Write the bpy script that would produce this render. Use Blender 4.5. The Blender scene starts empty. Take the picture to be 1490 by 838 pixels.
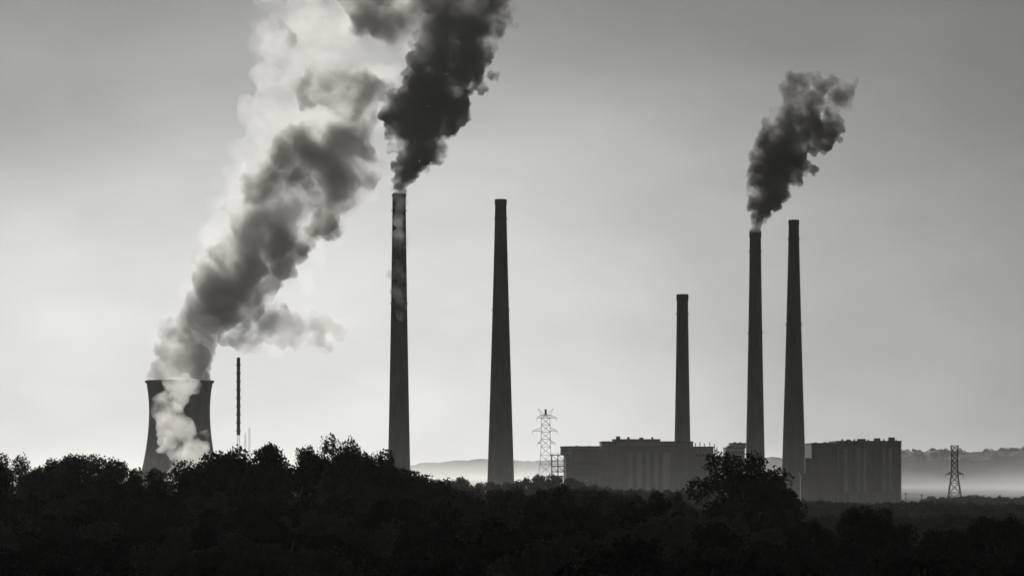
import bpy, bmesh, math, random
from mathutils import Vector, Matrix, noise
R = math.radians
C = bpy.context.scene.collection
S = bpy.context.scene

# ------------------------------------------------------------ camera, sky, sun, exposure
F = 5128.0            # focal length in photo pixels (photo 1490 wide)
CAMZ = 30.0           # eye height; the eye level falls on photo row 680
cam_d = bpy.data.cameras.new('camera'); cam = bpy.data.objects.new('camera', cam_d); C.objects.link(cam)
cam.location = (0, 0, CAMZ); cam.rotation_euler = (R(90), 0, 0)
cam_d.sensor_width = 36; cam_d.lens = 36*F/1490.0; cam_d.shift_y = (680-419)/1490.0
cam_d.clip_start = 1; cam_d.clip_end = 60000
S.camera = cam

SUN_AZ, SUN_EL = -16.0, 20.0
HAZE = 0.62e-5; MIST_WOOD = 1.5e-5; MIST_NEAR = 6.0e-5; MIST_FAR = 4.2e-4
w = bpy.data.worlds.new('World'); S.world = w; w.use_nodes = True
nt = w.node_tree; N = nt.nodes; L = nt.links
bg = N['Background']
def math_node(nt, op, a, b=None, c=None, clamp=False):
    m = nt.nodes.new('ShaderNodeMath'); m.operation = op; m.use_clamp = clamp
    for i, v in enumerate((a, b, c)):
        if v is None: continue
        if isinstance(v, (int, float)): m.inputs[i].default_value = v
        else: nt.links.new(v, m.inputs[i])
    return m.outputs[0]
M_ = lambda op, a, b=None, c=None, clamp=False: math_node(nt, op, a, b, c, clamp)
sky = N.new('ShaderNodeTexSky'); sky.sky_type = 'NISHITA'; sky.sun_disc = False
sky.sun_elevation = R(SUN_EL); sky.sun_rotation = R(SUN_AZ); sky.dust_density = 1.5
# black and white film behind a red filter: mostly the red channel of the sky
sp = N.new('ShaderNodeSeparateColor'); L.new(sky.outputs[0], sp.inputs[0])
lum = M_('ADD', M_('MULTIPLY', sp.outputs[0], .8), M_('MULTIPLY', sp.outputs[1], .2))
lum = M_('MINIMUM', lum, 3.2)
tc = N.new('ShaderNodeTexCoord'); sx = N.new('ShaderNodeSeparateXYZ'); L.new(tc.outputs['Generated'], sx.inputs[0])
az = M_('ARCTAN2', sx.outputs[0], sx.outputs[1]); el = M_('ARCSINE', sx.outputs[2])
def gauss(v, mu, sg):
    d = M_('DIVIDE', M_('SUBTRACT', v, R(mu)), R(sg))
    return M_('EXPONENT', M_('MULTIPLY', M_('MULTIPLY', d, d), -1.0))
glow = M_('MULTIPLY', gauss(az, -4.2, 11.2), gauss(el, 0.6, 5.8))
# thin streaks of high cloud
mp = N.new('ShaderNodeMapping'); mp.inputs['Scale'].default_value = (7, 7, 15); mp.inputs['Rotation'].default_value = (0, R(20), 0)
L.new(tc.outputs['Generated'], mp.inputs[0])
nz = N.new('ShaderNodeTexNoise'); nz.inputs['Scale'].default_value = 1.3; nz.inputs['Detail'].default_value = 5; nz.inputs['Roughness'].default_value = .5
L.new(mp.outputs[0], nz.inputs['Vector'])
cl = M_('MULTIPLY_ADD', nz.outputs[0], .85, .59)
cl = M_('MULTIPLY', cl, 1.0)
tot = M_('MULTIPLY', M_('MULTIPLY_ADD', glow, 6.9, M_('MULTIPLY', lum, .40)), cl)
cc = N.new('ShaderNodeCombineColor')
L.new(tot, cc.inputs[0]); L.new(M_('MULTIPLY', tot, .998), cc.inputs[1]); L.new(M_('MULTIPLY', tot, .968), cc.inputs[2])
L.new(cc.outputs[0], bg.inputs[0]); bg.inputs[1].default_value = 0.1

sd = bpy.data.lights.new('sun', 'SUN'); sd.energy = 3.2; sd.angle = R(.5); sd.color = (1, .985, .95)
so = bpy.data.objects.new('sun', sd); C.objects.link(so)
sv = Vector((math.sin(R(SUN_AZ))*math.cos(R(SUN_EL)), math.cos(R(SUN_AZ))*math.cos(R(SUN_EL)), math.sin(R(SUN_EL))))
so.rotation_euler = sv.to_track_quat('Z', 'Y').to_euler(); so.location = sv*500

S.view_settings.view_transform = 'Standard'; S.view_settings.look = 'None'
S.view_settings.exposure = 0.0; S.view_settings.gamma = 1; S.view_settings.use_curve_mapping = False
cy = S.cycles
cy.volume_bounces = 3; cy.max_bounces = 6; cy.diffuse_bounces = 2; cy.transparent_max_bounces = 24
cy.volume_max_steps = 256; cy.volume_step_rate = 1.0
cy.use_denoising = True

# ------------------------------------------------------------ helpers
def wx(px, Y): return (px-745)/F*Y
def wz(py, Y): return CAMZ + (680-py)/F*Y
def sz(p, Y): return p/F*Y

def tag(o, label=None, cat=None, group=None, kind=None):
    if label: o['label'] = label
    if cat: o['category'] = cat
    if group: o['group'] = group
    if kind: o['kind'] = kind
    return o
def mesh_obj(name, bm, mat, parent=None, loc=None, smooth=False):
    me = bpy.data.meshes.new(name); bm.to_mesh(me); bm.free()
    if smooth:
        for p in me.polygons: p.use_smooth = True
    me.materials.append(mat)
    o = bpy.data.objects.new(name, me); C.objects.link(o)
    if parent: o.parent = parent
    if loc: o.location = loc
    return o
def empty(name, loc, label, cat, group=None):
    o = bpy.data.objects.new(name, None); C.objects.link(o); o.location = loc
    return tag(o, label, cat, group)
def dup(o, parent=None):
    c = o.copy(); C.objects.link(c); c.parent = parent
    for ch in list(o.children): dup(ch, c)
    return c
def grey(v): return (v, v*.992, v*.955, 1)
def surf(name, lo, hi, scale=(.1, .1, .1), rough=.9, detail=6, bump=0, streak=None, spec=.2):
    m = bpy.data.materials.new(name); m.use_nodes = True; t = m.node_tree
    b = t.nodes['Principled BSDF']; b.inputs['Roughness'].default_value = rough
    b.inputs['Specular IOR Level'].default_value = spec
    c = t.nodes.new('ShaderNodeTexCoord'); mp = t.nodes.new('ShaderNodeMapping'); mp.inputs['Scale'].default_value = scale
    n = t.nodes.new('ShaderNodeTexNoise'); n.inputs['Scale'].default_value = 1; n.inputs['Detail'].default_value = detail
    r = t.nodes.new('ShaderNodeValToRGB'); r.color_ramp.elements[0].position = .35; r.color_ramp.elements[1].position = .65
    r.color_ramp.elements[0].color = grey(lo); r.color_ramp.elements[1].color = grey(hi)
    t.links.new(c.outputs['Object'], mp.inputs[0]); t.links.new(mp.outputs[0], n.inputs['Vector'])
    t.links.new(n.outputs[0], r.inputs[0])
    col = r.outputs[0]
    if streak:
        mp2 = t.nodes.new('ShaderNodeMapping'); mp2.inputs['Scale'].default_value = streak
        n2 = t.nodes.new('ShaderNodeTexNoise'); n2.inputs['Scale'].default_value = 1; n2.inputs['Detail'].default_value = 4
        t.links.new(c.outputs['Object'], mp2.inputs[0]); t.links.new(mp2.outputs[0], n2.inputs['Vector'])
        r2 = t.nodes.new('ShaderNodeValToRGB'); r2.color_ramp.elements[0].position = .3; r2.color_ramp.elements[1].position = .7
        r2.color_ramp.elements[0].color = (.7, .7, .7, 1)
        mx = t.nodes.new('ShaderNodeMix'); mx.data_type = 'RGBA'; mx.blend_type = 'MULTIPLY'; mx.inputs[0].default_value = 1
        t.links.new(n2.outputs[0], r2.inputs[0]); t.links.new(col, mx.inputs[6]); t.links.new(r2.outputs[0], mx.inputs[7])
        col = mx.outputs[2]
    t.links.new(col, b.inputs['Base Color'])
    if bump:
        bp = t.nodes.new('ShaderNodeBump'); bp.inputs['Strength'].default_value = bump; bp.inputs['Distance'].default_value = .5
        t.links.new(n.outputs[0], bp.inputs['Height']); t.links.new(bp.outputs[0], b.inputs['Normal'])
    return m
def bx(bm, x0, x1, y0, y1, z0, z1):
    r = bmesh.ops.create_cube(bm, size=1, matrix=Matrix.Translation(((x0+x1)/2, (y0+y1)/2, (z0+z1)/2)) @ Matrix.Diagonal((x1-x0, y1-y0, z1-z0, 1)))
    return r['verts']
def bar(bm, a, b, r, n=5):
    a = Vector(a); b = Vector(b); d = b-a
    if d.length < 1e-4: return
    q = d.to_track_quat('Z', 'Y').to_matrix().to_4x4()
    bmesh.ops.create_cone(bm, cap_ends=True, segments=n, radius1=r, radius2=r, depth=d.length, matrix=Matrix.Translation((a+b)/2) @ q)
def lathe(bm, prof, n=64, close=False):
    rings = []
    for r, z in prof:
        rings.append([bm.verts.new((r*math.cos(2*math.pi*i/n), r*math.sin(2*math.pi*i/n), z)) for i in range(n)])
    for a, b in zip(rings[:-1], rings[1:]):
        for i in range(n):
            bm.faces.new((a[i], a[(i+1) % n], b[(i+1) % n], b[i]))
    return rings

# ------------------------------------------------------------ materials
m_stack = surf('sooty concrete', .06, .10, (.12, .12, .02), streak=(.12, .12, .02))
m_stackdark = surf('soot blackened brick', .05, .08, (.2, .2, .1))
m_white = surf('white painted steel', .62, .75, (.2, .2, .2))
m_tower = surf('cooling tower concrete', .14, .2, (.03, .03, .01), streak=(.25, .25, .006))
m_clad = surf('grey sheet cladding', .14, .19, (.05, .05, .02), streak=(.35, .35, .01))
m_cladlight = surf('pale sheet cladding', .42, .52, (.05, .05, .02), streak=(.35, .35, .01))
m_cladblack = surf('dark sheet cladding', .05, .07, (.05, .05, .02), streak=(.35, .35, .01))
m_steel = surf('weathered steel', .08, .12, (.4, .4, .4), rough=.6)
m_galv = surf('galvanised steel', .4, .5, (.4, .4, .4), rough=.5)
m_bark = surf('bark', .05, .09, (2, 2, .4), bump=.3)
m_leaf = surf('foliage', .06, .085, (.35, .35, .35), rough=1, spec=0)
m_leafdark = surf('dark foliage', .028, .038, (.35, .35, .35), rough=1, spec=0)
m_ground = surf('rough grass', .035, .05, (.02, .02, .02), rough=1, spec=0)
m_hill = surf('wooded hillside', .03, .045, (.01, .01, .01))
m_rim = surf('rim steel', .04, .06, (.4, .4, .4))
m_glass = surf('dull window glass', .03, .05, (.1, .1, .1), rough=.3)

# ------------------------------------------------------------ ground and hills
def ground_z(x, y):
    def ss(a, b, t):
        t = min(1, max(0, (t-a)/(b-a))); return t*t*(3-2*t)
    d = max(y, 0)
    z = 28.2 - 18.2*ss(15, 190, d) - 10*ss(850, 1700, d)
    z += 1.2*noise.noise(Vector((x*.004, y*.004, 1)))*ss(150, 400, d)*(1-ss(1800, 2400, d))
    return z
bm = bmesh.new()
ys = [-40000, -8000, -2000, -500, -100, 0]+[15+12*i for i in range(16)]+[220+60*i for i in range(14)]+[1100+100*i for i in range(15)]+[2800, 3500, 5000, 8000, 14000, 45000]
xs = [-40000, -9000, -4000, -2200]+[-1500+75*i for i in range(41)]+[2200, 4000, 9000, 40000]
grid = [[bm.verts.new((x, y, ground_z(x, y))) for x in xs] for y in ys]
for j in range(len(ys)-1):
    for i in range(len(xs)-1):
        bm.faces.new((grid[j][i], grid[j][i+1], grid[j+1][i+1], grid[j+1][i]))
tag(mesh_obj('ground', bm, m_ground, smooth=True), kind='structure')

def interp(tab, x):
    if x <= tab[0][0]: return tab[0][1]
    for (a, p), (b, q) in zip(tab[:-1], tab[1:]):
        if x <= b: return p+(q-p)*(x-a)/(b-a)
    return tab[-1][1]
def hill(name, Y, depth, prof, x0, x1, seed, bump=5, step=6):
    """long ridge with a wooded, bumpy crest"""
    bm = bmesh.new(); rows = []
    n = int((wx(x1, Y)-wx(x0, Y))/step)
    js = [-1, -.8, -.6, -.45, -.3, -.2, -.1, 0, .25, .6, 1]
    for j in js:
        row = []
        for i in range(n+1):
            x = wx(x0, Y)+i*step
            px = 745+x*F/Y
            h = wz(interp(prof, px), Y)
            e = max(0, min(1, 1-abs(j)))
            z = -2 + (h+2)*(e*e*(3-2*e))
            y = Y+j*depth
            z += e*(bump*noise.fractal(Vector((x/38, y/38, seed)), 1, 2, 4) + bump*.5*abs(noise.noise(Vector((x/16, y/16, seed+7)))))
            row.append(bm.verts.new((x, y, z)))
        rows.append(row)
    for a, b in zip(rows[:-1], rows[1:]):
        for i in range(n): bm.faces.new((a[i], a[i+1], b[i+1], b[i]))
    return tag(mesh_obj(name, bm, m_hill), kind='structure')
hill('hill_right', 5600, 170, [(1050, 672), (1130, 668), (1300, 661), (1330, 657), (1345, 662), (1360, 657), (1400, 660), (1440, 659), (1490, 656), (1560, 650), (1900, 655)], 1040, 2000, 3, 5, 4)
hill('hill_far', 10500, 420, [(-500, 688), (200, 688), (540, 686), (600, 677), (640, 673), (680, 669), (720, 667), (760, 672), (800, 670), (1000, 672), (1200, 676), (2000, 665)], -600, 2200, 9, 7, 16)

# ------------------------------------------------------------ chimneys
def chimney(px, Y, top, base_w, top_w, label, py_base, flare=.0, band=3, mats=(m_stack, m_stack, m_rim), rings=2, flue=0):
    x = wx(px, Y); H = wz(top, Y); tw = sz(top_w, Y)/2
    # width at ground by extrapolating the taper seen between top and py_base
    bw = sz(base_w, Y)/2; zb = wz(py_base, Y); bw0 = tw+(bw-tw)*(H/(H-zb))
    root = empty('chimney', (x, Y, 0), label, 'chimney')
    def rad(t):   # t 0 bottom .. 1 top
        return tw+(bw0-tw)*((1-t)**(1+flare))
    bm = bmesh.new()
    prof = [(rad(i/40), (H-band)*i/40) for i in range(41)]
    lathe(bm, prof); mesh_obj('shaft', bm, mats[0], root, smooth=True)
    bm = bmesh.new()
    ri = lathe(bm, [(tw*1.005, H-band+.02), (tw*1.07, H-band+.5), (tw*1.07, H-.9), (tw*.99, H-.1), (tw*.8, H), (tw*.78, H-5)])
    bm.faces.new(ri[-1]); mesh_obj('crown_band', bm, mats[1], root, smooth=True)
    if flue:
        bm = bmesh.new(); ri = lathe(bm, [(tw*.6, H-4.5), (tw*.6, H+flue), (tw*.52, H+flue), (tw*.52, H-4.4)], 32); bm.faces.new(ri[-1])
        mesh_obj('flue', bm, mats[2], root, smooth=True)
    for k in range(rings):
        t = (H-band-12-k*H*.3)/(H-band)
        z = t*(H-band); r = rad(t)
        bm = bmesh.new()
        lathe(bm, [(r+.02, z), (r+.75, z), (r+.75, z+.2), (r+.02, z+.2)], 48)
        for i in range(24):
            a = 2*math.pi*i/24; bar(bm, ((r+.7)*math.cos(a), (r+.7)*math.sin(a), z+.1), ((r+.7)*math.cos(a), (r+.7)*math.sin(a), z+1.2), .05, 4)
        lathe(bm, [(r+.66, z+1.15), (r+.75, z+1.15), (r+.75, z+1.25), (r+.66, z+1.25), (r+.66, z+1.15)], 48)
        mesh_obj('walkway', bm, m_rim, root)
    bm = bmesh.new()
    for k in range(40):
        t0, t1 = k/40, (k+1)/40
        a0 = Vector((rad(t0)+.35, 0, (H-band)*t0)); a1 = Vector((rad(t1)+.35, 0, (H-band)*t1))
        for s in (-.25, .25): bar(bm, a0+Vector((0, s, 0)), a1+Vector((0, s, 0)), .05, 4)
    lad = mesh_obj('ladder', bm, m_rim, root); lad.rotation_euler.z = R(-110)
    return root
chimney(580.7, 3000, 282, 33, 19.5, 'tall smoking chimney nearest the cooling tower, pale smoke drifting across its upper shaft', 690, .25, 3)
chimney(728.6, 3000, 290, 39.5, 16.5, 'wide-based smokeless chimney left of the lattice pylon, with no building at its foot', 705, .12, 5)
chimney(993, 3100, 428, 24, 16.5, 'short smokeless chimney rising behind the long grey turbine hall', 650, .25, 6, rings=1)
chimney(1099, 3000, 336, 28, 16.5, 'slim chimney pouring dark smoke above the round-crowned tree', 668, .25, 6)
chimney(1155, 2850, 320, 35, 15, 'tapering smokeless chimney just left of the ribbed dark boiler house', 690, .15, 4)

# thin stack beyond the wood: dark upper shaft on a white painted foot
Y = 3300; x = wx(347, Y)
root = empty('slender_stack', (x, Y, 0), 'very thin dark steel stack right of the cooling tower', 'chimney')
bm = bmesh.new(); lathe(bm, [(1.65, wz(633, Y)), (1.65, wz(520, Y)-.5), (1.2, wz(520, Y)), (1.0, wz(520, Y)), (1.0, wz(524, Y))], 24)
mesh_obj('upper_shaft', bm, m_stackdark, root, smooth=True)
for k in range(9):
    bm = bmesh.new(); z = wz(628-k*12, Y); lathe(bm, [(1.66, z), (2.15, z+.1), (2.15, z+1.5), (1.66, z+1.6)], 24)
    mesh_obj('band', bm, m_stackdark, root)
bm = bmesh.new(); zt_ = wz(633.2, Y)
for i in range(4):
    a = math.pi/4+i*math.pi/2; p = (1.5*math.cos(a), 1.5*math.sin(a)); a2 = a+math.pi/2; p2 = (1.5*math.cos(a2), 1.5*math.sin(a2))
    bar(bm, (*p, 0), (*p, zt_), .11, 5); z = 0
    while z < zt_-2.5:
        bar(bm, (*p, z), (*p2, z+2.4), .06, 4); bar(bm, (*p, z+2.4), (*p2, z+2.4), .06, 4); z += 2.4
mesh_obj('support_frame', bm, m_white, root)

def mast(px, top, Y, label, w=.6, mat=m_galv):
    H = wz(top, Y); root = empty('mast', (wx(px, Y), Y, 0), label, 'mast')
    bm = bmesh.new()
    for sx_ in (-w, w):
        for sy_ in (-w, w): bar(bm, (sx_, sy_, 0), (sx_, sy_, H), .09, 4)
    z = 0; s = 1
    while z < H-1.5:
        bar(bm, (-w*s, -w, z), (w*s, -w, z+1.5), .06, 4); bar(bm, (-w*s, w, z), (w*s, w, z+1.5), .06, 4); z += 1.5; s = -s
    mesh_obj('lattice', bm, mat, root)
    bm = bmesh.new(); bar(bm, (0, 0, H-1), (0, 0, H+3), .1, 6); bar(bm, (-w*1.8, 0, H), (w*1.8, 0, H), .09, 4)
    mesh_obj('antenna', bm, mat, root)
    return root
mast(357, 632, 3300, 'shorter of two faint lattice masts beside the thin stack')
mast(363, 624, 3300, 'taller of two faint lattice masts beside the thin stack')

# ------------------------------------------------------------ cooling tower
Y = 3300; x = wx(261.2, Y); k = Y/F
root = empty('cooling_tower', (x, Y, 0), 'waisted concrete cooling tower steaming at the far left', 'cooling tower')
H = wz(553.5, Y); zt = wz(598, Y); rt = 44.2*k; rtop = 48.6*k
bt = (H-zt)/math.sqrt((rtop/rt)**2-1); z687 = wz(687, Y); bb = (zt-z687)/math.sqrt((55.5*k/rt)**2-1)
def rad(z): return rt*math.sqrt(1+((z-zt)/(bt if z > zt else bb))**2)
bm = bmesh.new()
prof = [(rad(z), z) for z in [8+(H-2-8)*i/40 for i in range(41)]]
lathe(bm, prof, 96); mesh_obj('shell', bm, m_tower, root, smooth=True)
bm = bmesh.new(); lathe(bm, [(rtop+.02, H-2.5), (rtop+.9, H-2.2), (rtop+.9, H), (rtop-1, H), (rtop-1.1, H-3)], 96)
mesh_obj('rim', bm, m_tower, root)
bm = bmesh.new(); lathe(bm, [(rad(z)-.9, z) for z in [8+(H-3-8)*i/20 for i in range(21)]][::-1], 96)
mesh_obj('lining', bm, m_tower, root, smooth=True)
bm = bmesh.new(); rb = rad(8); r0 = rad(0)
for i in range(48):
    a = 2*math.pi*i/48
    for s in (-1, 1):
        b = a+s*math.pi/48; bar(bm, (r0*math.cos(a), r0*math.sin(a), 0), (rb*math.cos(b), rb*math.sin(b), 8.2), .45, 5)
mesh_obj('raker_columns', bm, m_tower, root)

# ------------------------------------------------------------ pylons
def lattice_pylon(px, Y, top, widths, arms, label, horns=False, mat=m_galv, th=.16):
    """widths: (py, halfwidth px) down the tower; arms: (py, left px, right px)"""
    root = empty('lattice_pylon', (wx(px, Y), Y, 0), label, 'pylon')
    pts = [(wz(py, Y), sz(hw, Y)) for py, hw in widths]; pts.sort()
    if pts[0][0] > 0.5:
        (z0, w0), (z1, w1) = pts[0], pts[1]
        sl = (w1-w0)/(z1-z0); pts.insert(0, (0, w0-sl*z0))
    def hw(z): return interp(pts, z)
    H = pts[-1][0]
    bm = bmesh.new()
    for sx_ in (-1, 1):
        for sy_ in (-1, 1):
            for (z0, w0), (z1, w1) in zip(pts[:-1], pts[1:]):
                bar(bm, (sx_*w0, sy_*w0, z0), (sx_*w1, sy_*w1, z1), th*1.5, 4)
    mesh_obj('legs', bm, mat, root)
    bm = bmesh.new(); z = 0
    while z < H-.6:
        w0 = hw(z); dz = min(max(1.6*w0, 3.0), H-z); z1 = z+dz; w1 = hw(z1)
        for f in range(4):
            def P(s, w_, z_):
                return [(s*w_, -w_, z_), (w_, s*w_, z_), (-s*w_, w_, z_), (-w_, -s*w_, z_)][f]
            bar(bm, P(-1, w0, z), P(1, w1, z1), th, 4); bar(bm, P(1, w0, z), P(-1, w1, z1), th, 4)
            bar(bm, P(-1, w1, z1), P(1, w1, z1), th, 4)
        z = z1
    mesh_obj('bracing', bm, mat, root)
    for (py, l, r) in arms:
        z = wz(py, Y); w_ = hw(z)
        hh = max(1.8, w_*.8)
        for e in (-sz(l, Y), sz(r, Y)):
            bm = bmesh.new()
            s = 1 if e > 0 else -1
            for sy_ in (-1, 1):
                bar(bm, (s*w_, sy_*w_, z), (e, 0, z), th, 4); bar(bm, (s*w_, sy_*w_, z+hh), (e, 0, z+.2), th, 4)
            n = 4
            for q in range(1, n):
                t = q/n; X = s*w_+(e-s*w_)*t
                for sy_ in (-1, 1): bar(bm, (X, sy_*w_*(1-t), z), (X, sy_*w_*(1-t), z+hh*(1-t)), th*.8, 4)
            bar(bm, (e, 0, z), (e, 0, z-2.2), .11, 6)
            mesh_obj('crossarm', bm, mat, root)
    if horns:
        bm = bmesh.new()
        for s in (-1, 1):
            for sy_ in (-1, 1):
                bar(bm, (s*hw(H), sy_*hw(H), H), (s*hw(H)*1.9, 0, H+5), th, 4)
                bar(bm, (s*hw(H)*.2, sy_*hw(H), H), (s*hw(H)*1.9, 0, H+5), th, 4)
        bar(bm, (0, 0, H), (0, 0, H+4.5), .9, 6)
        mesh_obj('horn', bm, mat, root)
    return root
lattice_pylon(794, 2600, 596, [(604, 6), (627, 6.5), (650, 6.8), (672, 8), (692, 10.5)], [(608, 13, 16), (627, 19, 17), (645, 12, 14)],
              'pale lattice pylon with horned top left of the grey turbine hall', True, m_galv, .12)
lattice_pylon(1389, 2000, 648, [(648, 5), (668, 4.2), (692, 4.8), (724, 9.5)], [(690, 13, 13)],
              'dark lattice pylon standing in the misty field at the far right', False, m_steel, .14)
bm = bmesh.new()
def pole(px, top, Y, label, r=.2, arm=2.2):
    H = wz(top, Y); root = empty('utility_pole', (wx(px, Y), Y, 0), label, 'pole')
    bm = bmesh.new(); lathe(bm, [(r*1.3, 0), (r, H), (.01, H+.05)], 10); mesh_obj('post', bm, m_steel, root)
    bm = bmesh.new(); bx(bm, -arm/2, arm/2, -.1-r, -r-.003, H-1.2, H-.9)
    mesh_obj('crossbar', bm, m_steel, root)
    for s in (-1, 1):
        bm = bmesh.new(); lathe(bm, [(.1, 0), (.16, .15), (.08, .3), (.14, .45), (.02, .6)], 8)
        mesh_obj('insulator', bm, m_galv, root, (s*arm*.42, -.1-r/2, H-.9))
pole(1318, 716, 2250, 'small dark pole close beside the ribbed boiler house', .25)
pole(1341, 718, 2250, 'small dark pole midway between the boiler house and the far right pylon', .25)

# ------------------------------------------------------------ buildings
def block(root, name, px0, px1, top, Y, depth, mat, bot=None, edge=True, dy=0.0, ribs=0, ribw=.5, ribmat=None, rz=0):
    x0, x1 = wx(px0, Y)-root.location.x, wx(px1, Y)-root.location.x
    z1 = wz(top, Y); z0 = 0 if bot is None else wz(bot, Y)
    y0 = Y-root.location.y+dy
    bm = bmesh.new(); bx(bm, x0, x1, y0, y0+depth, z0, z1)
    o = mesh_obj(name, bm, mat, root)
    if edge:
        bm = bmesh.new()
        e = .35
        bx(bm, x0-e, x1+e, y0-e, y0+e, z1+.003, z1+1.0); bx(bm, x0-e, x1+e, y0+depth-e, y0+depth+e, z1+.003, z1+1.0)
        bx(bm, x0-e, x0+e, y0+e+.01, y0+depth-e-.01, z1+.003, z1+1.0); bx(bm, x1-e, x1+e, y0+e+.01, y0+depth-e-.01, z1+.003, z1+1.0)
        mesh_obj('parapet', bm, m_rim, o)
    return o
def panel(root, name, px0, px1, t, b, Y, mat, out=.35, dy=0, parent=None):
    x0, x1 = wx(px0, Y)-root.location.x, wx(px1, Y)-root.location.x
    bm = bmesh.new(); bx(bm, x0, x1, Y-root.location.y+dy-out, Y-root.location.y+dy-.003, wz(b, Y), wz(t, Y))
    return mesh_obj(name, bm, mat, parent or root)
rng = random.Random(4)
def roof_kit(root, spots, Y, z_py, dy=10, seed=1):
    rr = random.Random(seed)
    for px, wpx, hpx, kind in spots:
        x0 = wx(px, Y)-root.location.x; w_ = sz(wpx, Y); h = sz(hpx, Y); zz = wz(z_py, Y)+.01
        bm = bmesh.new()
        if kind == 'vent':
            bmesh.ops.create_cone(bm, cap_ends=True, segments=16, radius1=w_/2, radius2=w_/2, depth=h*.75, matrix=Matrix.Translation((x0, dy, zz+h*.375)))
            bmesh.ops.create_cone(bm, cap_ends=True, segments=16, radius1=w_*.65, radius2=w_*.2, depth=h*.25, matrix=Matrix.Translation((x0, dy, zz+h*.88)))
            mesh_obj('roof_vent', bm, m_rim, root, smooth=False)
        elif kind == 'pipe':
            bar(bm, (x0, dy, zz), (x0, dy, zz+h), max(.25, w_/2), 10); bar(bm, (x0-w_, dy, zz+h*.8), (x0+w_, dy, zz+h*.8), .12, 6)
            mesh_obj('exhaust_pipe', bm, m_rim, root)
        else:
            vs = bx(bm, x0-w_/2, x0+w_/2, dy-w_/2, dy+w_/2, zz, zz+h)
            bmesh.ops.bevel(bm, geom=bm.edges[:], offset=min(.3, h*.2), segments=1)
            for q in range(3):
                X = x0-w_*.3+q*w_*.3; bx(bm, X-.15, X+.15, dy-w_/2-.12, dy-w_/2+.05, zz+h*.2, zz+h*.8)
            mesh_obj('roof_unit', bm, m_rim, root)
def windows(root, px0, px1, n, t, b, Y, dy=0):
    for i in range(n):
        a = px0+(px1-px0)*(i+.15)/n; c = px0+(px1-px0)*(i+.85)/n
        fr = panel(root, 'window', a, c, t, b, Y, m_rim, .25, dy)
        bm = bmesh.new(); x0, x1 = wx(a, Y)-root.location.x+.2, wx(c, Y)-root.location.x-.2
        bx(bm, x0, x1, Y-root.location.y+dy-.32, Y-root.location.y+dy-.253, wz(b, Y)+.2, wz(t, Y)-.2)
        mesh_obj('pane', bm, m_glass, fr)

# long turbine hall on the left
Y = 2950
root = empty('turbine_hall', (wx(930, Y), Y, 0), 'long grey turbine hall with pale vertical panels and stepped roof', 'power station')
block(root, 'low_wing', 823, 874.5, 650.5, Y, 60, m_clad)
block(root, 'end_box', 816, 822.9, 650.8, Y, 30, m_clad, bot=662)
panel(root, 'end_panel', 825, 832, 652, 664, Y, m_cladlight, .4)
o = block(root, 'main_block', 875, 986, 643.5, Y, 70, m_clad, dy=-8)
block(root, 'penthouse', 893, 961, 640.2, Y, 40, m_clad, bot=642, dy=4, edge=True)
block(root, 'east_block', 986.5, 1008, 643.6, Y, 60, m_clad, dy=-6)
block(root, 'bunker_bay', 1008.5, 1038, 651, Y, 50, m_clad, dy=-3)
block(root, 'side_bay', 1038.5, 1046, 665, Y, 40, m_clad, dy=-3)
for a, c in ((913, 920), (926, 933), (939, 945), (951, 957), (964, 974)):
    panel(root, 'vertical_panel', a, c, 658, 712, Y, m_cladlight, .5, -8)
for a in (922.5, 935.5, 947.5, 959.5):
    panel(root, 'downpipe', a, a+1, 655, 725, Y, m_rim, .6, -8)
panel(root, 'fascia', 875, 986, 648, 650, Y, m_rim, .7, -8)
panel(root, 'eaves_band', 816, 874, 654, 656, Y, m_rim, .5)
windows(root, 832, 872, 9, 670, 676, Y); windows(root, 832, 872, 9, 686, 692, Y)
windows(root, 1011, 1036, 5, 660, 664, Y, -3); windows(root, 878, 908, 6, 690, 700, Y, -8)
roof_kit(root, [(900, 6, 4, 'unit'), (915, 4, 3, 'vent'), (934, 6, 2.4, 'unit'), (950, 3, 3, 'vent')], Y, 638.5, 12)
roof_kit(root, [(1013, 1.2, 7, 'pipe'), (1019.5, 1.2, 8, 'pipe'), (1026, 1.2, 6.5, 'pipe'), (1034, 1.2, 8, 'pipe')], Y, 651, 12)
roof_kit(root, [(1041, 1.2, 20, 'pipe'), (1044.5, 1, 15, 'pipe')], Y, 665, 12)
roof_kit(root, [(840, 4, 2, 'unit'), (858, 3, 2, 'vent')], Y, 650, 20)
# open steel frame at its left end
Y = 2900
root = empty('steel_frame', (wx(818, Y), Y, 0), 'open steel frame with stair landings against the hall\'s left end', 'steel frame')
bm = bmesh.new()
xs_ = [wx(p, Y)-root.location.x for p in (803, 812, 821, 829, 836)]
for X in xs_:
    for yy in (0, 9, 18): bx(bm, X-.3, X+.3, yy-.3, yy+.3, 0, wz(661, Y))
mesh_obj('columns', bm, m_steel, root)
for zpy in (661.5, 670, 678, 686, 696, 706):
    z = wz(zpy, Y); bm = bmesh.new(); bx(bm, xs_[0]-.6, xs_[-1]+.6, -.8, 18.8, z-.35, z+.35)
    for X in xs_: bar(bm, (X, -.7, z), (X, -.7, z+1.6), .1, 4)
    bar(bm, (xs_[0], -.7, z+1.6), (xs_[-1], -.7, z+1.6), .1, 4)
    mesh_obj('deck', bm, m_steel, root)
for a, b_ in ((661.5, 670), (678, 686), (696, 706)):
    bm = bmesh.new()
    for i in range(4): bar(bm, (xs_[i], -.4, wz(a, Y)), (xs_[i+1], -.4, wz(b_, Y)), .2, 4)
    mesh_obj('stair', bm, m_steel, root)
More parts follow.
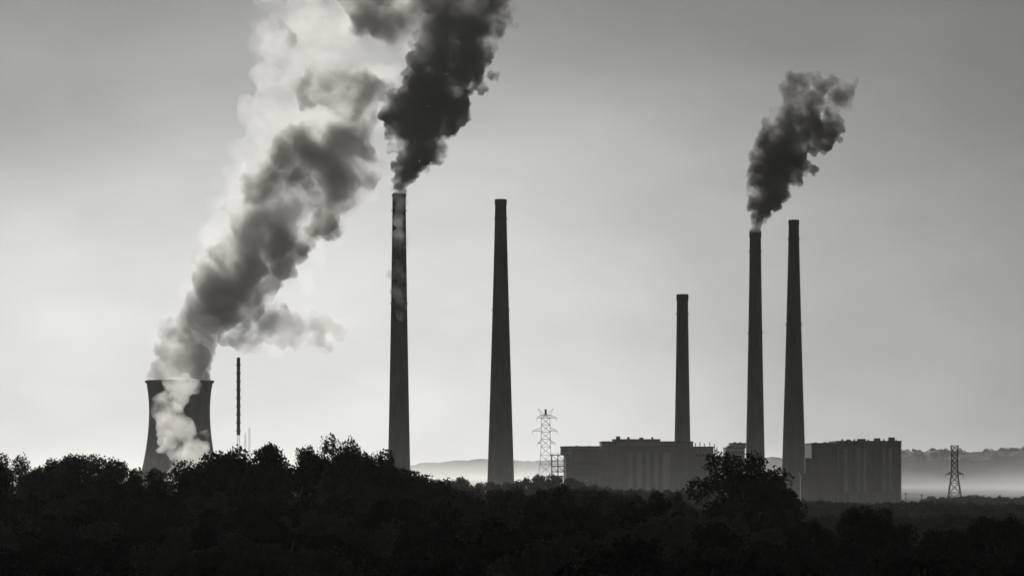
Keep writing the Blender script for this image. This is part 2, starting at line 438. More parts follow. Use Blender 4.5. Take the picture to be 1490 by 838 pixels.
# low pale office in front of the frame
Y = 2800
root = empty('site_office', (wx(811, Y), Y, 0), 'low pale flat-roofed shed at the foot of the steel frame', 'shed')
block(root, 'wall', 803, 819, 693.5, Y, 12, m_cladlight)
windows(root, 804, 818, 5, 696, 699, Y)
root = empty('site_cabin', (wx(854, Y), Y, 0), 'tiny pale upright cabin in front of the turbine hall\'s low wing', 'shed')
block(root, 'wall', 852, 856.5, 697, Y, 6, m_cladlight); windows(root, 852.5, 856, 1, 700, 703, Y)

# block behind the round tree
Y = 3080
root = empty('boiler_house', (wx(1072, Y), Y, 0), 'small boiler house with chamfered roof at the slim chimney\'s foot', 'power station')
block(root, 'main_block', 1058.5, 1086, 652, Y, 40, m_clad, dy=20)
block(root, 'upper_block', 1066, 1088, 645.5, Y, 34, m_clad, bot=651.5, dy=22)
bm = bmesh.new()
x0, x1 = wx(1059, Y)-root.location.x, wx(1066, Y)-root.location.x-.02
vs = [bm.verts.new(v) for v in [(x0, 23, wz(651, Y)), (x1, 23, wz(651, Y)), (x1, 23, wz(646, Y)), (x0, 50, wz(651, Y)), (x1, 50, wz(651, Y)), (x1, 50, wz(646, Y))]]
for f in ((0, 1, 2), (5, 4, 3), (0, 2, 5, 3), (1, 4, 5, 2), (0, 3, 4, 1)): bm.faces.new([vs[i] for i in f])
mesh_obj('sloping_roof', bm, m_rim, root)
windows(root, 1061, 1084, 5, 656, 660, Y, 20)
roof_kit(root, [(1073, 4, 2, 'unit'), (1081, 3, 2, 'vent')], Y, 644.5, 36)

# ribbed boiler house on the right
Y = 2600
root = empty('boiler_house', (wx(1250, Y), Y, 0), 'big dark ribbed boiler house with rooftop units, left of the far right pylon', 'power station')
block(root, 'west_wing', 1181.5, 1217.5, 646, Y, 60, m_cladblack, dy=4)
block(root, 'main_block', 1218, 1311.5, 643, Y, 70, m_cladblack)
block(root, 'annex', 1190, 1212, 664, Y, 4.9, m_cladblack, dy=-5)
block(root, 'low_annex', 1165, 1181, 690, Y, 6, m_cladblack, dy=0)
block(root, 'duct_tower', 1173.5, 1181, 668, Y, 6, m_cladblack, dy=10)
for i, a in enumerate((1219, 1227, 1236, 1245, 1254.5, 1263, 1273, 1282.5, 1292, 1301, 1309)):
    panel(root, 'pilaster', a, a+2.2, 650, 731, Y, m_clad, 1.2)
for i, a in enumerate((1229.7, 1248, 1256.8, 1284.8, 1294.3)):
    panel(root, 'pale_panel', a, a+3.5, 653, 715, Y, m_cladlight, .4)
panel(root, 'fascia', 1218, 1311.5, 646.5, 648.5, Y, m_rim, 1.3)
windows(root, 1183, 1216, 7, 652, 656, Y, 4)
windows(root, 1192, 1210, 4, 670, 673, Y, -5); windows(root, 1167, 1180, 3, 695, 698, Y)
roof_kit(root, [(1228, 3, 3.2, 'vent'), (1237, 6, 2.6, 'unit'), (1246, 2, 3.5, 'vent'), (1256, 12, 3.4, 'unit'), (1266, 3, 2.2, 'vent'), (1279, 9, 4.4, 'unit'), (1289, 2, 3.4, 'vent'), (1300, 9, 5.6, 'unit'), (1307, 2, 2.6, 'vent')], Y, 641.5, 14)
roof_kit(root, [(1190, 3, 1.6, 'unit'), (1204, 5, 1.8, 'unit')], Y, 644.5, 20)
# gantry between chimney and boiler house
Y = 2700
root = empty('conveyor_bridge', (wx(1176, Y), Y, 0), 'small enclosed conveyor bridge between tapering chimney and ribbed boiler house', 'conveyor')
bm = bmesh.new(); x0, x1 = wx(1168, Y)-root.location.x, wx(1186, Y)-root.location.x
bar(bm, (x0, 0, wz(692, Y)), (x1, 0, wz(684, Y)), 2.0, 4); mesh_obj('gallery', bm, m_clad, root)
for X, p in ((x0+1, 691), (x1-1, 685)):
    bm = bmesh.new(); bar(bm, (X-1, 0, 0), (X, 0, wz(p, Y)-1), .3, 4); bar(bm, (X+1, 0, 0), (X, 0, wz(p, Y)-1), .3, 4); mesh_obj('leg', bm, m_steel, root)
# ------------------------------------------------------------ trees
import numpy as np
def rot_to(v):
    return Vector(v).to_track_quat('Z', 'Y').to_matrix()
def tree_proto(seed, h=18.0, cw=6.3, blobs=30, leaf=.34, per=460, low=.25, round_=1.0, top_flat=0.0, mat=None):
    """returns (trunk mesh, crown mesh); limbs lead to clumps of leaf-sized faces"""
    rg = np.random.default_rng(seed); rr = random.Random(seed)
    cz0 = h*low; cz1 = h*.93; cen = Vector((0, 0, (cz0+cz1)/2)); hh = (cz1-cz0)/2
    cs = []
    tries = 0
    while len(cs) < blobs and tries < 4000:
        tries += 1
        v = Vector((rr.gauss(0, 1), rr.gauss(0, 1), rr.gauss(.15, 1))).normalized()*(rr.uniform(.35, 1)**.6)
        # lumpy crown outline
        q = 1+.28*noise.noise(Vector((v.x*1.7+seed, v.y*1.7, v.z*1.7)))
        p = Vector((v.x*cw*.84*q, v.y*cw*.84*q, v.z*hh*.88*q))
        if top_flat and p.z > hh*top_flat: p.z = hh*top_flat+rr.uniform(-.3, .6)
        p += cen
        r = rr.uniform(.85, 1.75)*(1.15-.25*abs(v.z))
        if all((p-c).length > .62*max(r, d) for c, d in cs): cs.append((p, r))
    quads = []
    for c, r in cs:
        # every clump is a few ragged sprays
        n = int(per*(r/1.3)**2)
        d = rg.normal(size=(n, 3)); d /= np.linalg.norm(d, axis=1)[:, None]
        rad = r*(.35+.75*rg.random(n)**.55)
        lump = np.array([1+.5*noise.noise(Vector((a[0]*2.2+c.x, a[1]*2.2+c.y, a[2]*2.2+c.z))) for a in d])
        p = np.array(c)+d*(rad*lump)[:, None]*np.array([1.12, 1.12, .85])
        quads.append(p)
    P = np.concatenate(quads); n = len(P)
    a = rg.normal(size=(n, 3)); a /= np.linalg.norm(a, axis=1)[:, None]
    b = np.cross(a, rg.normal(size=(n, 3))); b /= np.linalg.norm(b, axis=1)[:, None]
    s = leaf*(.5+.8*rg.random(n))[:, None]
    V = np.stack([P-a*s*.6, P+b*s*.34+a*s*.05, P+a*s*.62, P-b*s*.34-a*s*.02], axis=1).reshape(-1, 3)
    me = bpy.data.meshes.new('crown'); me.from_pydata(V.tolist(), [], (np.arange(n*4).reshape(-1, 4)).tolist())
    me.materials.append(mat or m_leaf)
    bm = bmesh.new()
    def taper(a, b, r0, r1, n=6):
        d = b-a; q = d.to_track_quat('Z', 'Y').to_matrix().to_4x4()
        bmesh.ops.create_cone(bm, cap_ends=True, segments=n, radius1=r0, radius2=r1, depth=d.length, matrix=Matrix.Translation((a+b)/2) @ q)
    pts = [Vector((0, 0, -.6))]
    for i in range(1, 6): pts.append(Vector((rr.uniform(-.25, .25)*i*.5, rr.uniform(-.25, .25)*i*.5, h*.15*i)))
    rs = [.38*(1-i/7) for i in range(6)]
    for i in range(5): taper(pts[i], pts[i+1], rs[i]*h/18, rs[i+1]*h/18, 9)
    for c, r in cs[::2]:
        i = min(4, max(1, int((c.z-2.5)/(h*.15))-1)); s0 = pts[i]
        mid = s0.lerp(c, .55)+Vector((rr.uniform(-.4, .4), rr.uniform(-.4, .4), -.4))
        taper(s0, mid, .15, .09, 5); taper(mid, c, .09, .03, 5)
        for _ in range(3):
            taper(c, c+Vector((rr.uniform(-1, 1), rr.uniform(-1, 1), rr.uniform(0, 1)))*r*.9, .03, .01, 3)
    mt = bpy.data.meshes.new('trunk'); bm.to_mesh(mt); bm.free(); mt.materials.append(m_bark)
    return mt, me, float(np.quantile(V[:, 2], .992))
protos = []
specs = [dict(), dict(cw=6.8, blobs=34), dict(cw=5.4, blobs=26), dict(cw=7.2, low=.18, blobs=38), dict(cw=5.0, low=.2, blobs=24),
         dict(cw=6.2, blobs=24, per=380), dict(cw=6.6, low=.3, blobs=30, leaf=.4)]
for i, sp_ in enumerate(specs): protos.append(tree_proto(11+i*7, mat=m_leaf if i % 2 else m_leafdark, **sp_))
P_round = tree_proto(301, h=17, cw=7.4, blobs=56, low=.16, per=360, leaf=.34, mat=m_leafdark)
P_flat = tree_proto(302, h=18, cw=6.5, blobs=26, low=.45, top_flat=.45, per=420, leaf=.34, mat=m_leafdark)
P_tufty = tree_proto(303, h=20, cw=6.6, blobs=34, low=.3, per=330, leaf=.34)
P_bush = tree_proto(304, h=9, cw=6.0, blobs=30, low=.05, per=400, leaf=.36, mat=m_leafdark)
# coarser trees for the far plain
far = [tree_proto(401+i, cw=6.5, blobs=22, leaf=.7, per=130, low=.1) for i in range(3)]
first = {}
def plant(proto, px, top, Y, label, group=None, wide=1.0, rot=None, name='broadleaf_tree', cat='tree'):
    mt, me, h = proto
    x = wx(px, Y); g = ground_z(x, Y); H = max(4.0, wz(top, Y)-g)
    o = bpy.data.objects.new(name, None); C.objects.link(o); o.location = (x, Y, g)
    zs = H/h; s = wide*(zs**.6)
    o.scale = (s, s, zs); o.rotation_euler.z = rot if rot is not None else rng.uniform(0, 6.28)
    for nm, m in (('trunk', mt), ('crown', me)):
        c = bpy.data.objects.new(nm, m); C.objects.link(c); c.parent = o
    return tag(o, label, cat, group)
# skyline of the main wood, in photo pixels
sky_main = [(-80, 668), (0, 667), (30, 664), (60, 668), (85, 674), (110, 664), (140, 664), (165, 667), (185, 671), (200, 690), (215, 704), (240, 716),
    (255, 700), (270, 684), (290, 673), (310, 668), (330, 662), (350, 655), (370, 652), (385, 649), (400, 652), (425, 656), (440, 665), (455, 655), (470, 650),
    (490, 643), (505, 648), (520, 655), (535, 668), (550, 676), (570, 683), (600, 690), (615, 694), (640, 702), (665, 712), (700, 716), (740, 716), (760, 717),
    (780, 712), (800, 706), (815, 709), (840, 717), (870, 715), (900, 712), (925, 715), (950, 718), (980, 720), (1000, 716), (1015, 722), (1030, 722),
    (1060, 676), (1110, 676), (1140, 690), (1155, 725), (1180, 770), (1600, 800)]
sky_right = [(1100, 800), (1165, 790), (1185, 764), (1215, 756), (1230, 746), (1262, 743), (1275, 760), (1300, 772), (1330, 780), (1365, 778), (1395, 776), (1412, 790),
    (1432, 800), (1448, 772), (1465, 760), (1500, 772), (1600, 770)]
def place_name(px):
    for lim, t in ((205, 'left of the cooling tower'), (350, 'below the cooling tower'), (560, 'left of the first tall chimney'),
                   (740, 'below the two left chimneys'), (1000, 'below the turbine hall'), (1165, 'near the round-crowned tree'), (2000, 'below the ribbed boiler house')):
        if px < lim: return t
NTH = 'first second third fourth fifth sixth seventh eighth ninth tenth eleventh twelfth'.split()
count = {}
def skyline_label(px):
    t = place_name(px); k = count[t] = count.get(t, -1)+1
    return 'dark leafy tree, %s from left on the skyline %s' % (NTH[k], t)
# skyline row
hero = {490: (P_tufty, 'tallest tufty tree breaking the skyline left of the first tall chimney', 'tufty'),
        1085: (P_round, 'big round-crowned tree standing before the slim smoking chimney', 'round')}
px = -70
while px < 1150:
    if 1012 < px < 1150: px += 20; continue
    top = interp(sky_main, px)+rng.uniform(-1.5, 4)
    Yt = 600+rng.uniform(-70, 60)
    if 455 < px < 520: px += 20; continue
    t = place_name(px)
    plant(protos[rng.randrange(7)], px, top, Yt, skyline_label(px), 'skyline trees '+t, wide=rng.uniform(.8, 1.1))
    px += rng.uniform(27, 38)
plant(P_tufty, 490, 641, 590, 'tallest tufty tree breaking the skyline left of the first tall chimney', wide=.8, rot=1)
plant(protos[2], 458, 654, 610, 'narrow tree close against the left of the tallest tufty tree', wide=.6)
plant(protos[4], 527, 664, 605, 'narrow tree close against the right of the tallest tufty tree', wide=.6)
plant(P_round, 1085, 666, 540, 'big round-crowned tree standing before the slim smoking chimney', wide=1.06, rot=.4)
plant(P_bush, 258, 716, 560, 'low tufty tree in the gap under the cooling tower', wide=.6)
# the dark trees at the lower right
for px, top, Yt, p, wd, lb in ((1237, 744, 380, protos[2], .62, 'dark double-topped tree below the middle of the ribbed boiler house'),
        (1263, 742, 388, protos[4], .55, 'dark blunt tree touching the double-topped one on its right'),
        (1185, 762, 370, protos[2], .6, 'dark narrow tree right of the big round-crowned one'),
        (1298, 766, 400, protos[4], .7, 'dark dome-shaped tree under the right corner of the ribbed boiler house'),
        (1368, 776, 360, protos[0], .62, 'dark low tree straight below the far right pylon'),
        (1403, 776, 365, P_flat, .45, 'small flat-topped tree just right of the far right pylon\'s foot'),
        (1463, 757, 350, P_flat, .8, 'dark flat-topped tree at the right edge of the photo'),
        (1495, 768, 340, protos[0], .7, 'dark bushy tree cut by the right edge of the photo'),
        (1335, 778, 375, protos[6], .6, 'dark low tree between the dome-shaped tree and the one below the pylon')):
    plant(p, px, top, Yt, lb, wide=wd)
# fill rows towards the viewer
for Yt, base, step in ((520, 722, 44), (440, 742, 50), (360, 772, 58), (295, 800, 66)):
    px = -90+rng.uniform(0, 30)
    while px < 1600:
        prof = interp(sky_main, px) if px < 1160 else interp(sky_right, px)
        if 985 < px < 1185: prof = 748
        top = max(base+rng.uniform(-14, 14), prof+(9 if px < 1160 else 12)+rng.uniform(0, 18))
        if px > 1160 and Yt > 400:
            px += step; continue
        t = place_name(px)
        row = {520: 'second row', 440: 'middle', 360: 'near part', 295: 'front edge'}[Yt]
        plant(protos[rng.randrange(7) if px < 1120 else 2*rng.randrange(4)], px, top, Yt+rng.uniform(-25, 25), 'dark leafy tree in the %s of the wood %s' % (row, t), '%s trees %s' % (row, t), wide=rng.uniform(.85, 1.15))
        px += step*rng.uniform(.8, 1.15)
# paler trees on the misty plain
for x0, x1, tops, Yt, step, lb, gr in (
        (596, 905, [(590, 700), (640, 702), (665, 697), (690, 702), (720, 706), (760, 700), (775, 692), (810, 692), (830, 698), (860, 706), (900, 712)], 1500, 13, 'pale misty tree at the foot of the tall chimneys and lattice pylon', 'misty trees before the chimneys'),
        (1340, 1540, [(1340, 730), (1352, 724), (1370, 721), (1395, 724), (1420, 722), (1445, 721), (1460, 726), (1490, 724), (1540, 724)], 1750, 11, 'grey misty tree in the row at the far right pylon\'s foot', 'misty trees by the far right pylon'),
        (1150, 1540, [(1150, 726), (1180, 729), (1230, 732), (1320, 731), (1400, 732), (1540, 734)], 1150, 15, 'dim grey tree in the band below the ribbed boiler house', 'dim trees below the boiler house'),
        (1140, 1540, [(1150, 748), (1230, 752), (1320, 752), (1400, 748), (1540, 752)], 800, 22, 'grey tree in the lower band under the ribbed boiler house', 'lower grey trees under the boiler house'),
        (905, 1040, [(905, 712), (1040, 714)], 1400, 15, 'dim tree along the foot of the turbine hall', 'dim trees at the turbine hall')):
    px = x0
    while px < x1:
        plant(far[rng.randrange(3)], px, interp(tops, px)+rng.uniform(-2, 3), Yt*rng.uniform(.95, 1.05), lb, gr, wide=rng.uniform(.75, 1.15))
        px += step*rng.uniform(.75, 1.25)

# treed crest of the right-hand ridge: a far wood that reads as one mass
prof = [(1040, 672), (1130, 668), (1300, 661), (1330, 657), (1345, 662), (1360, 657), (1400, 660), (1440, 659), (1490, 656), (1560, 650), (1900, 655)]
rg = np.random.default_rng(77); QP = []
for k in range(1100):
    px = rg.uniform(1150, 1640); y = 5600-rg.uniform(-15, 50); r = rg.uniform(2, 5)
    zc = wz(interp(prof, px), 5600)-(5600-y)*.3+rg.uniform(-3, .8)
    d = rg.normal(size=(70, 3)); d /= np.linalg.norm(d, axis=1)[:, None]
    QP.append(np.array([wx(px, y), y, zc])+d*(r*(.5+.6*rg.random(70)))[:, None]*np.array([1.1, 1.1, .8]))
P = np.concatenate(QP); n = len(P)
a = rg.normal(size=(n, 3)); a /= np.linalg.norm(a, axis=1)[:, None]
b_ = np.cross(a, rg.normal(size=(n, 3))); b_ /= np.linalg.norm(b_, axis=1)[:, None]
V = np.stack([P-a*1.1, P+b_*.8, P+a*1.1, P-b_*.8], axis=1).reshape(-1, 3)
me = bpy.data.meshes.new('ridge_wood'); me.from_pydata(V.tolist(), [], np.arange(n*4).reshape(-1, 4).tolist()); me.materials.append(m_leaf)
o = bpy.data.objects.new('woods', me); C.objects.link(o); tag(o, kind='stuff')
# ------------------------------------------------------------ steam and smoke
def vol_mat(name, col, dens, g=.4, nscale=None, lo=.35, hi=.6, floor=0.0, step=1.0, absorb=None, nd=3, warp=0.0, rough=.55, fade=None):
    m = bpy.data.materials.new(name); m.use_nodes = True; t = m.node_tree
    t.nodes.remove(t.nodes['Principled BSDF'])
    v = t.nodes.new('ShaderNodeVolumePrincipled'); v.inputs['Color'].default_value = grey(col)
    v.inputs['Anisotropy'].default_value = g; v.inputs['Density'].default_value = dens
    v.inputs['Density Attribute'].default_value = ''
    t.links.new(v.outputs[0], t.nodes['Material Output'].inputs['Volume'])
    if nscale:
        c = t.nodes.new('ShaderNodeTexCoord')
        n = t.nodes.new('ShaderNodeTexNoise'); n.inputs['Scale'].default_value = nscale; n.inputs['Detail'].default_value = nd; n.inputs['Roughness'].default_value = rough
        n.inputs['Distortion'].default_value = warp
        t.links.new(c.outputs['Object'], n.inputs['Vector'])
        r = t.nodes.new('ShaderNodeMapRange'); r.interpolation_type = 'SMOOTHSTEP'
        r.inputs['From Min'].default_value = lo; r.inputs['From Max'].default_value = hi
        r.inputs['To Min'].default_value = floor*dens; r.inputs['To Max'].default_value = dens
        t.links.new(n.outputs[0], r.inputs[0]); out = r.outputs[0]
        if fade:    # thins out as it rises
            sz_ = t.nodes.new('ShaderNodeSeparateXYZ'); t.links.new(c.outputs['Object'], sz_.inputs[0])
            f = t.nodes.new('ShaderNodeMapRange'); f.inputs['From Min'].default_value = fade[0]; f.inputs['From Max'].default_value = fade[1]
            f.inputs['To Min'].default_value = 1; f.inputs['To Max'].default_value = fade[2]
            t.links.new(sz_.outputs[2], f.inputs[0]); out = math_node(t, 'MULTIPLY', out, f.outputs[0])
        t.links.new(out, v.inputs['Density'])
        m.cycles.volume_step_rate = step
    return m
ICO = {}
for k_ in (1, 2, 3):
    bm = bmesh.new(); bmesh.ops.create_icosphere(bm, subdivisions=k_, radius=1)
    bm.verts.ensure_lookup_table()
    ICO[k_] = (np.array([v.co for v in bm.verts]), np.array([[v.index for v in f.verts] for f in bm.faces])); bm.free()
def plume(name, puffs, Y, seed, mat, label, cat, voxel=1.3, n1=9, n2=5, k1=(.32, .55), k2=(.35, .55), depth=.8, disp=(1.2, 5), bend=0.0, rag=1.0, cut=None):
    """puffs (px, py, radius px): billows on billows, fused to one closed body"""
    rr = random.Random(seed); VV = []; FF = []; nv = 0
    x0, z0 = wx(puffs[0][0], Y), wz(puffs[0][1], Y)
    def ball(p, r, s):
        nonlocal nv
        v, f = ICO[s]
        VV.append(v*r+np.array(p)); FF.append(f+nv); nv += len(v)
    def rnd():
        while True:
            v = Vector((rr.uniform(-1, 1), rr.uniform(-1, 1), rr.uniform(-1, 1)))
            if .1 < v.length < 1: return v.normalized()
    for i, (px, py, rp) in enumerate(puffs):
        r = sz(rp, Y); p = Vector((wx(px, Y)-x0, rr.uniform(-.35, .35)*r*depth, wz(py, Y)-z0))
        ball(p, r*.8, 3)
        m1 = n1 if r > 6 else max(3, n1//2)
        for _ in range(m1):
            q = r*rr.uniform(*k1); c = p+rnd()*r*rr.uniform(.62, .95)*rag
            ball(c, q, 2)
            if q < voxel*1.6: continue
            for _ in range(n2):
                q2 = q*rr.uniform(*k2); c2 = c+rnd()*q*rr.uniform(.75, 1.0)
                ball(c2, q2, 1 if q2 < 3 else 2)
                if q2 > 3:
                    for _ in range(3): ball(c2+rnd()*q2*.9, q2*rr.uniform(.35, .5), 1)
    me = bpy.data.meshes.new(name); me.from_pydata(np.concatenate(VV).tolist(), [], np.concatenate(FF).tolist())
    o = bpy.data.objects.new(name, me); C.objects.link(o); o.location = (x0, Y, z0)
    md = o.modifiers.new('r', 'REMESH'); md.mode = 'VOXEL'; md.voxel_size = voxel
    for a, (st, sc_) in enumerate([disp, (disp[0]*.5, disp[1]*.4)]):
        tx = bpy.data.textures.new('billow', 'CLOUDS'); tx.noise_scale = sc_; tx.noise_depth = 2
        dm = o.modifiers.new('d', 'DISPLACE'); dm.texture = tx; dm.strength = st*2; dm.mid_level = .5
    dg = bpy.context.evaluated_depsgraph_get(); ev = o.evaluated_get(dg)
    nm = bpy.data.meshes.new_from_object(ev); o.modifiers.clear(); o.data = nm
    # drop crumbs that came loose from the body
    b2 = bmesh.new(); b2.from_mesh(nm); seen = set(); kill = []
    for v0 in b2.verts:
        if v0 in seen: continue
        comp = [v0]; seen.add(v0); st = [v0]
        while st:
            for e in st.pop().link_edges:
                for u in e.verts:
                    if u not in seen: seen.add(u); comp.append(u); st.append(u)
        if len(comp) < 110: kill += comp
    bmesh.ops.delete(b2, geom=kill, context='VERTS'); b2.to_mesh(nm); b2.free()
    nm.materials.clear(); nm.materials.append(mat)
    for p in nm.polygons: p.use_smooth = True
    return tag(o, label, cat)
m_dark = vol_mat('dark smoke', .35, .34, .3, .036, .40, .60, .07, .05, nd=6, rough=.66, fade=(50, 160, .38))
m_dark2 = vol_mat('dark smoke thinning', .32, .44, .3, .045, .38, .58, .09, .05, nd=6, rough=.66, fade=(30, 120, .4))
m_steam = vol_mat('steam', .90, .13, .25, .022, .41, .57, .05, .07, nd=6, rough=.62, warp=.4)
m_veil = vol_mat('thin steam', .95, .012, .5, .022, .40, .60, .07, .09, nd=6, rough=.62, warp=.4)
m_puff = vol_mat('torn steam', .91, .075, .3, .035, .4, .58, .03, .08, nd=6, rough=.62, warp=.4)
m_bright = vol_mat('bright steam', .98, .06, .5, .045, .38, .58, .05, .07, nd=6, rough=.62, warp=.4)
m_wisp = vol_mat('wisp', .97, .07, .4, .05, .42, .6, .0, .1)
plume('dark_smoke', [(580.5, 280, 8), (582, 272, 11), (583, 262, 13), (590, 248, 19), (598, 232, 26), (602, 212, 32), (570, 215, 10), (610, 195, 38), (572, 180, 17), (612, 172, 40), (590, 160, 28), (622, 150, 42),
      (640, 165, 30), (628, 125, 44), (655, 130, 30), (640, 100, 42), (660, 95, 38), (640, 70, 38), (675, 70, 38), (650, 40, 42), (690, 45, 34), (705, 85, 12), (715, 60, 12), (742, 34, 9), (728, 22, 14), (712, 12, 26),
      (660, 10, 44), (680, -15, 44), (720, -20, 34), (700, -45, 46), (650, -30, 30), (740, -60, 44), (700, -80, 40), (724, 55, 10), (752, 38, 6), (735, 10, 16), (716, 110, 9), (700, 130, 9)], 2990, 5, m_dark,
      'dense black smoke boiling from the tall chimney nearest the cooling tower', 'smoke', voxel=.85, n1=12, n2=6, disp=(1.8, 3.5), rag=1.1)
plume('dark_smoke', [(1098.5, 333, 7), (1099, 326, 9), (1104, 318, 11), (1103, 312, 12), (1110, 298, 18), (1095, 300, 8), (1115, 282, 24), (1092, 275, 9), (1122, 265, 28), (1100, 250, 14), (1135, 245, 30), (1155, 240, 16), (1183, 247, 9), (1170, 243, 10),
      (1130, 225, 26), (1155, 222, 26), (1125, 205, 20), (1160, 200, 28), (1190, 205, 20), (1205, 185, 18), (1145, 180, 22), (1175, 170, 24), (1210, 160, 16), (1150, 155, 16), (1162, 118, 16), (1145, 130, 12), (1185, 145, 18),
      (1225, 142, 17), (1236, 132, 11), (1200, 125, 14), (1178, 112, 9), (1246, 118, 6), (1165, 140, 12), (1242, 124, 8), (1210, 195, 16), (1218, 180, 12), (1150, 118, 10), (1190, 118, 12), (1215, 118, 10), (1100, 232, 12), (1118, 190, 14), (1135, 165, 13)], 2990, 8, m_dark2,
      'smaller ragged black smoke plume drifting right from the slim chimney', 'smoke', voxel=.8, rag=1.08, n1=11, n2=6, disp=(1.2, 3))
root = empty('steam_cloud', (wx(261, 3300), 3300, 90), 'huge billowing steam cloud rising from the cooling tower', 'steam')
def child(o, root):
    o.location = o.location-root.location; o.parent = root
child(plume('dense_core', [(345, 405, 50), (380, 380, 50), (320, 440, 40), (410, 310, 56), (450, 300, 52), (390, 290, 34), (495, 225, 50), (525, 240, 30), (520, 190, 26), (460, 230, 44), (430, 200, 22), (450, 265, 56), (370, 320, 34), (310, 385, 30), (270, 500, 40), (550, 0, 50), (455, 120, 20), (500, 150, 22), (445, 130, 20), (470, 125, 28), (500, 124, 28), (530, 122, 26), (552, 132, 20), (520, 150, 24), (500, 172, 26), (535, 160, 18), (261, 556, 36), (262, 535, 40), (266, 512, 36), (278, 490, 36), (292, 465, 36), (306, 440, 38), (300, 410, 26), (330, 425, 44), (340, 395, 44), (360, 385, 44), (330, 370, 24), (375, 350, 44), (400, 335, 50), (425, 350, 30), (430, 300, 54),
      (350, 310, 22), (460, 280, 50), (480, 255, 52), (505, 245, 38), (430, 245, 30), (410, 225, 24), (480, 215, 34), (515, 215, 26), (475, 185, 24), (450, 145, 18), (480, 135, 24), (505, 130, 24), (530, 130, 20), (545, 20, 36), (520, 0, 34), (590, 20, 34), (570, 50, 24), (560, -30, 44), (610, 0, 36), (400, 40, 16), (415, 55, 18)], 3300, 21, m_steam, None, None, voxel=1.5, n1=10, n2=5, disp=(2.4, 7)), root)
child(plume('thin_veil', [(255, 545, 36), (245, 515, 26), (255, 490, 28), (270, 460, 28), (290, 430, 32), (310, 395, 34), (320, 360, 34), (330, 325, 34), (350, 300, 40), (365, 270, 44), (380, 240, 46), (390, 205, 46), (395, 170, 46), (410, 140, 46), (430, 190, 50), (400, 110, 34), (440, 110, 50),
      (480, 170, 50), (500, 110, 56), (540, 100, 50), (570, 80, 44), (440, 60, 62), (410, 40, 48), (500, 60, 62), (410, 0, 50), (460, 0, 60), (520, 10, 60), (580, 30, 50), (470, -40, 60), (560, -40, 60), (420, -50, 50), (530, 220, 24), (540, 180, 26), (470, 320, 40), (500, 290, 36), (430, 375, 40), (390, 400, 36), (340, 450, 36), (545, 150, 24), (430, 430, 24), (440, 410, 20), (445, 455, 22), (480, 480, 24), (400, 500, 20)],
      3300, 23, m_veil, None, None, voxel=2.4, n1=9, n2=4, disp=(3, 14)), root)
plume('steam_cloud', [(345, 490, 22), (365, 480, 24), (385, 470, 26), (405, 478, 22), (425, 470, 22), (445, 485, 20), (462, 490, 17), (475, 505, 12), (350, 505, 12), (410, 500, 12), (490, 480, 14), (465, 470, 18), (400, 455, 20), (370, 500, 16), (430, 500, 14)],
      3250, 33, m_puff, 'thin torn puff of steam trailing right above the thin stack', 'steam', voxel=1.8, disp=(1.8, 8))
plume('steam_cloud', [(262, 700, 22), (272, 680, 26), (285, 665, 24), (262, 660, 18), (295, 650, 12), (250, 640, 18), (235, 655, 8), (262, 625, 20), (245, 610, 20), (250, 590, 20), (262, 575, 16), (240, 600, 16), (300, 630, 8), (258, 560, 18), (275, 560, 14), (248, 715, 14), (238, 580, 12), (266, 566, 14), (240, 625, 14), (298, 668, 12)],
      2950, 44, m_bright, 'bright white steam drifting up the front of the cooling tower', 'steam', voxel=1.6, disp=(2, 9))
plume('steam_cloud', [(581, 285, 9), (583, 300, 11), (580, 320, 12), (583, 345, 13), (581, 370, 14), (582, 395, 15), (580, 420, 14), (583, 445, 12), (582, 460, 8)],
      2960, 55, m_wisp, 'faint pale wisp of smoke in front of the first tall chimney', 'steam', voxel=1.5, disp=(1.2, 5))

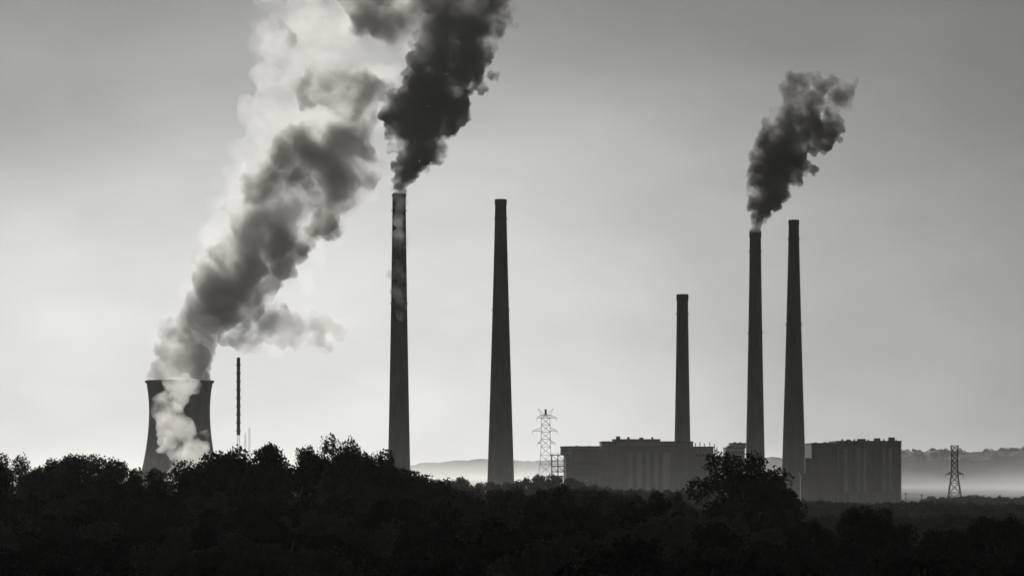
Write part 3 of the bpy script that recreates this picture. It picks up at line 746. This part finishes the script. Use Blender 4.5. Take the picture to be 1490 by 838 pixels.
# ------------------------------------------------------------ low mist over the plain, and the air
m = bpy.data.materials.new('ground mist'); m.use_nodes = True; t = m.node_tree; t.nodes.remove(t.nodes['Principled BSDF'])
v = t.nodes.new('ShaderNodeVolumePrincipled'); v.inputs['Color'].default_value = grey(.97); v.inputs['Anisotropy'].default_value = .5; v.inputs['Density Attribute'].default_value = ''
t.links.new(v.outputs[0], t.nodes['Material Output'].inputs['Volume'])
g = t.nodes.new('ShaderNodeNewGeometry'); s_ = t.nodes.new('ShaderNodeSeparateXYZ'); t.links.new(g.outputs['Position'], s_.inputs[0])
e1 = math_node(t, 'EXPONENT', math_node(t, 'DIVIDE', s_.outputs[2], -20.0))
e2 = math_node(t, 'EXPONENT', math_node(t, 'DIVIDE', s_.outputs[2], -24.0))
fy = t.nodes.new('ShaderNodeMapRange'); fy.interpolation_type = 'SMOOTHSTEP'; fy.inputs['From Min'].default_value = 2450; fy.inputs['From Max'].default_value = 3700
fy.inputs['To Min'].default_value = 0; fy.inputs['To Max'].default_value = MIST_FAR
t.links.new(s_.outputs[1], fy.inputs[0])
dn = t.nodes.new('ShaderNodeTexNoise'); dn.inputs['Scale'].default_value = 1; dn.inputs['Detail'].default_value = 2
dm_ = t.nodes.new('ShaderNodeMapping'); dm_.inputs['Scale'].default_value = (.004, .0016, .03)
t.links.new(g.outputs['Position'], dm_.inputs[0]); t.links.new(dm_.outputs[0], dn.inputs['Vector'])
drift = math_node(t, 'MULTIPLY_ADD', dn.outputs[0], 4.0, -1.0, clamp=False); drift = math_node(t, 'MAXIMUM', drift, .15)
fn = t.nodes.new('ShaderNodeMapRange'); fn.inputs['From Min'].default_value = 2700; fn.inputs['From Max'].default_value = 3500; fn.inputs['To Min'].default_value = MIST_NEAR; fn.inputs['To Max'].default_value = MIST_NEAR*.05
t.links.new(s_.outputs[1], fn.inputs[0])
fw = t.nodes.new('ShaderNodeMapRange'); fw.inputs['From Min'].default_value = 450; fw.inputs['From Max'].default_value = 1300; fw.inputs['To Min'].default_value = MIST_WOOD/MIST_NEAR; fw.inputs['To Max'].default_value = 1
t.links.new(s_.outputs[1], fw.inputs[0])
t.links.new(math_node(t, 'ADD', math_node(t, 'MULTIPLY', math_node(t, 'MULTIPLY', e1, fy.outputs[0]), drift), math_node(t, 'MULTIPLY', math_node(t, 'MULTIPLY', e2, fw.outputs[0]), fn.outputs[0])), v.inputs['Density'])
m.cycles.volume_step_rate = .5
bm = bmesh.new(); bx(bm, -1400, 1400, -250, 9800, -.6, 150)
tag(mesh_obj('mist', bm, m), kind='stuff')
m = vol_mat('air', .95, HAZE, .5)
bm = bmesh.new(); bx(bm, -3000, 3000, -300, 13000, -6, 520)
tag(mesh_obj('haze', bm, m), kind='stuff')
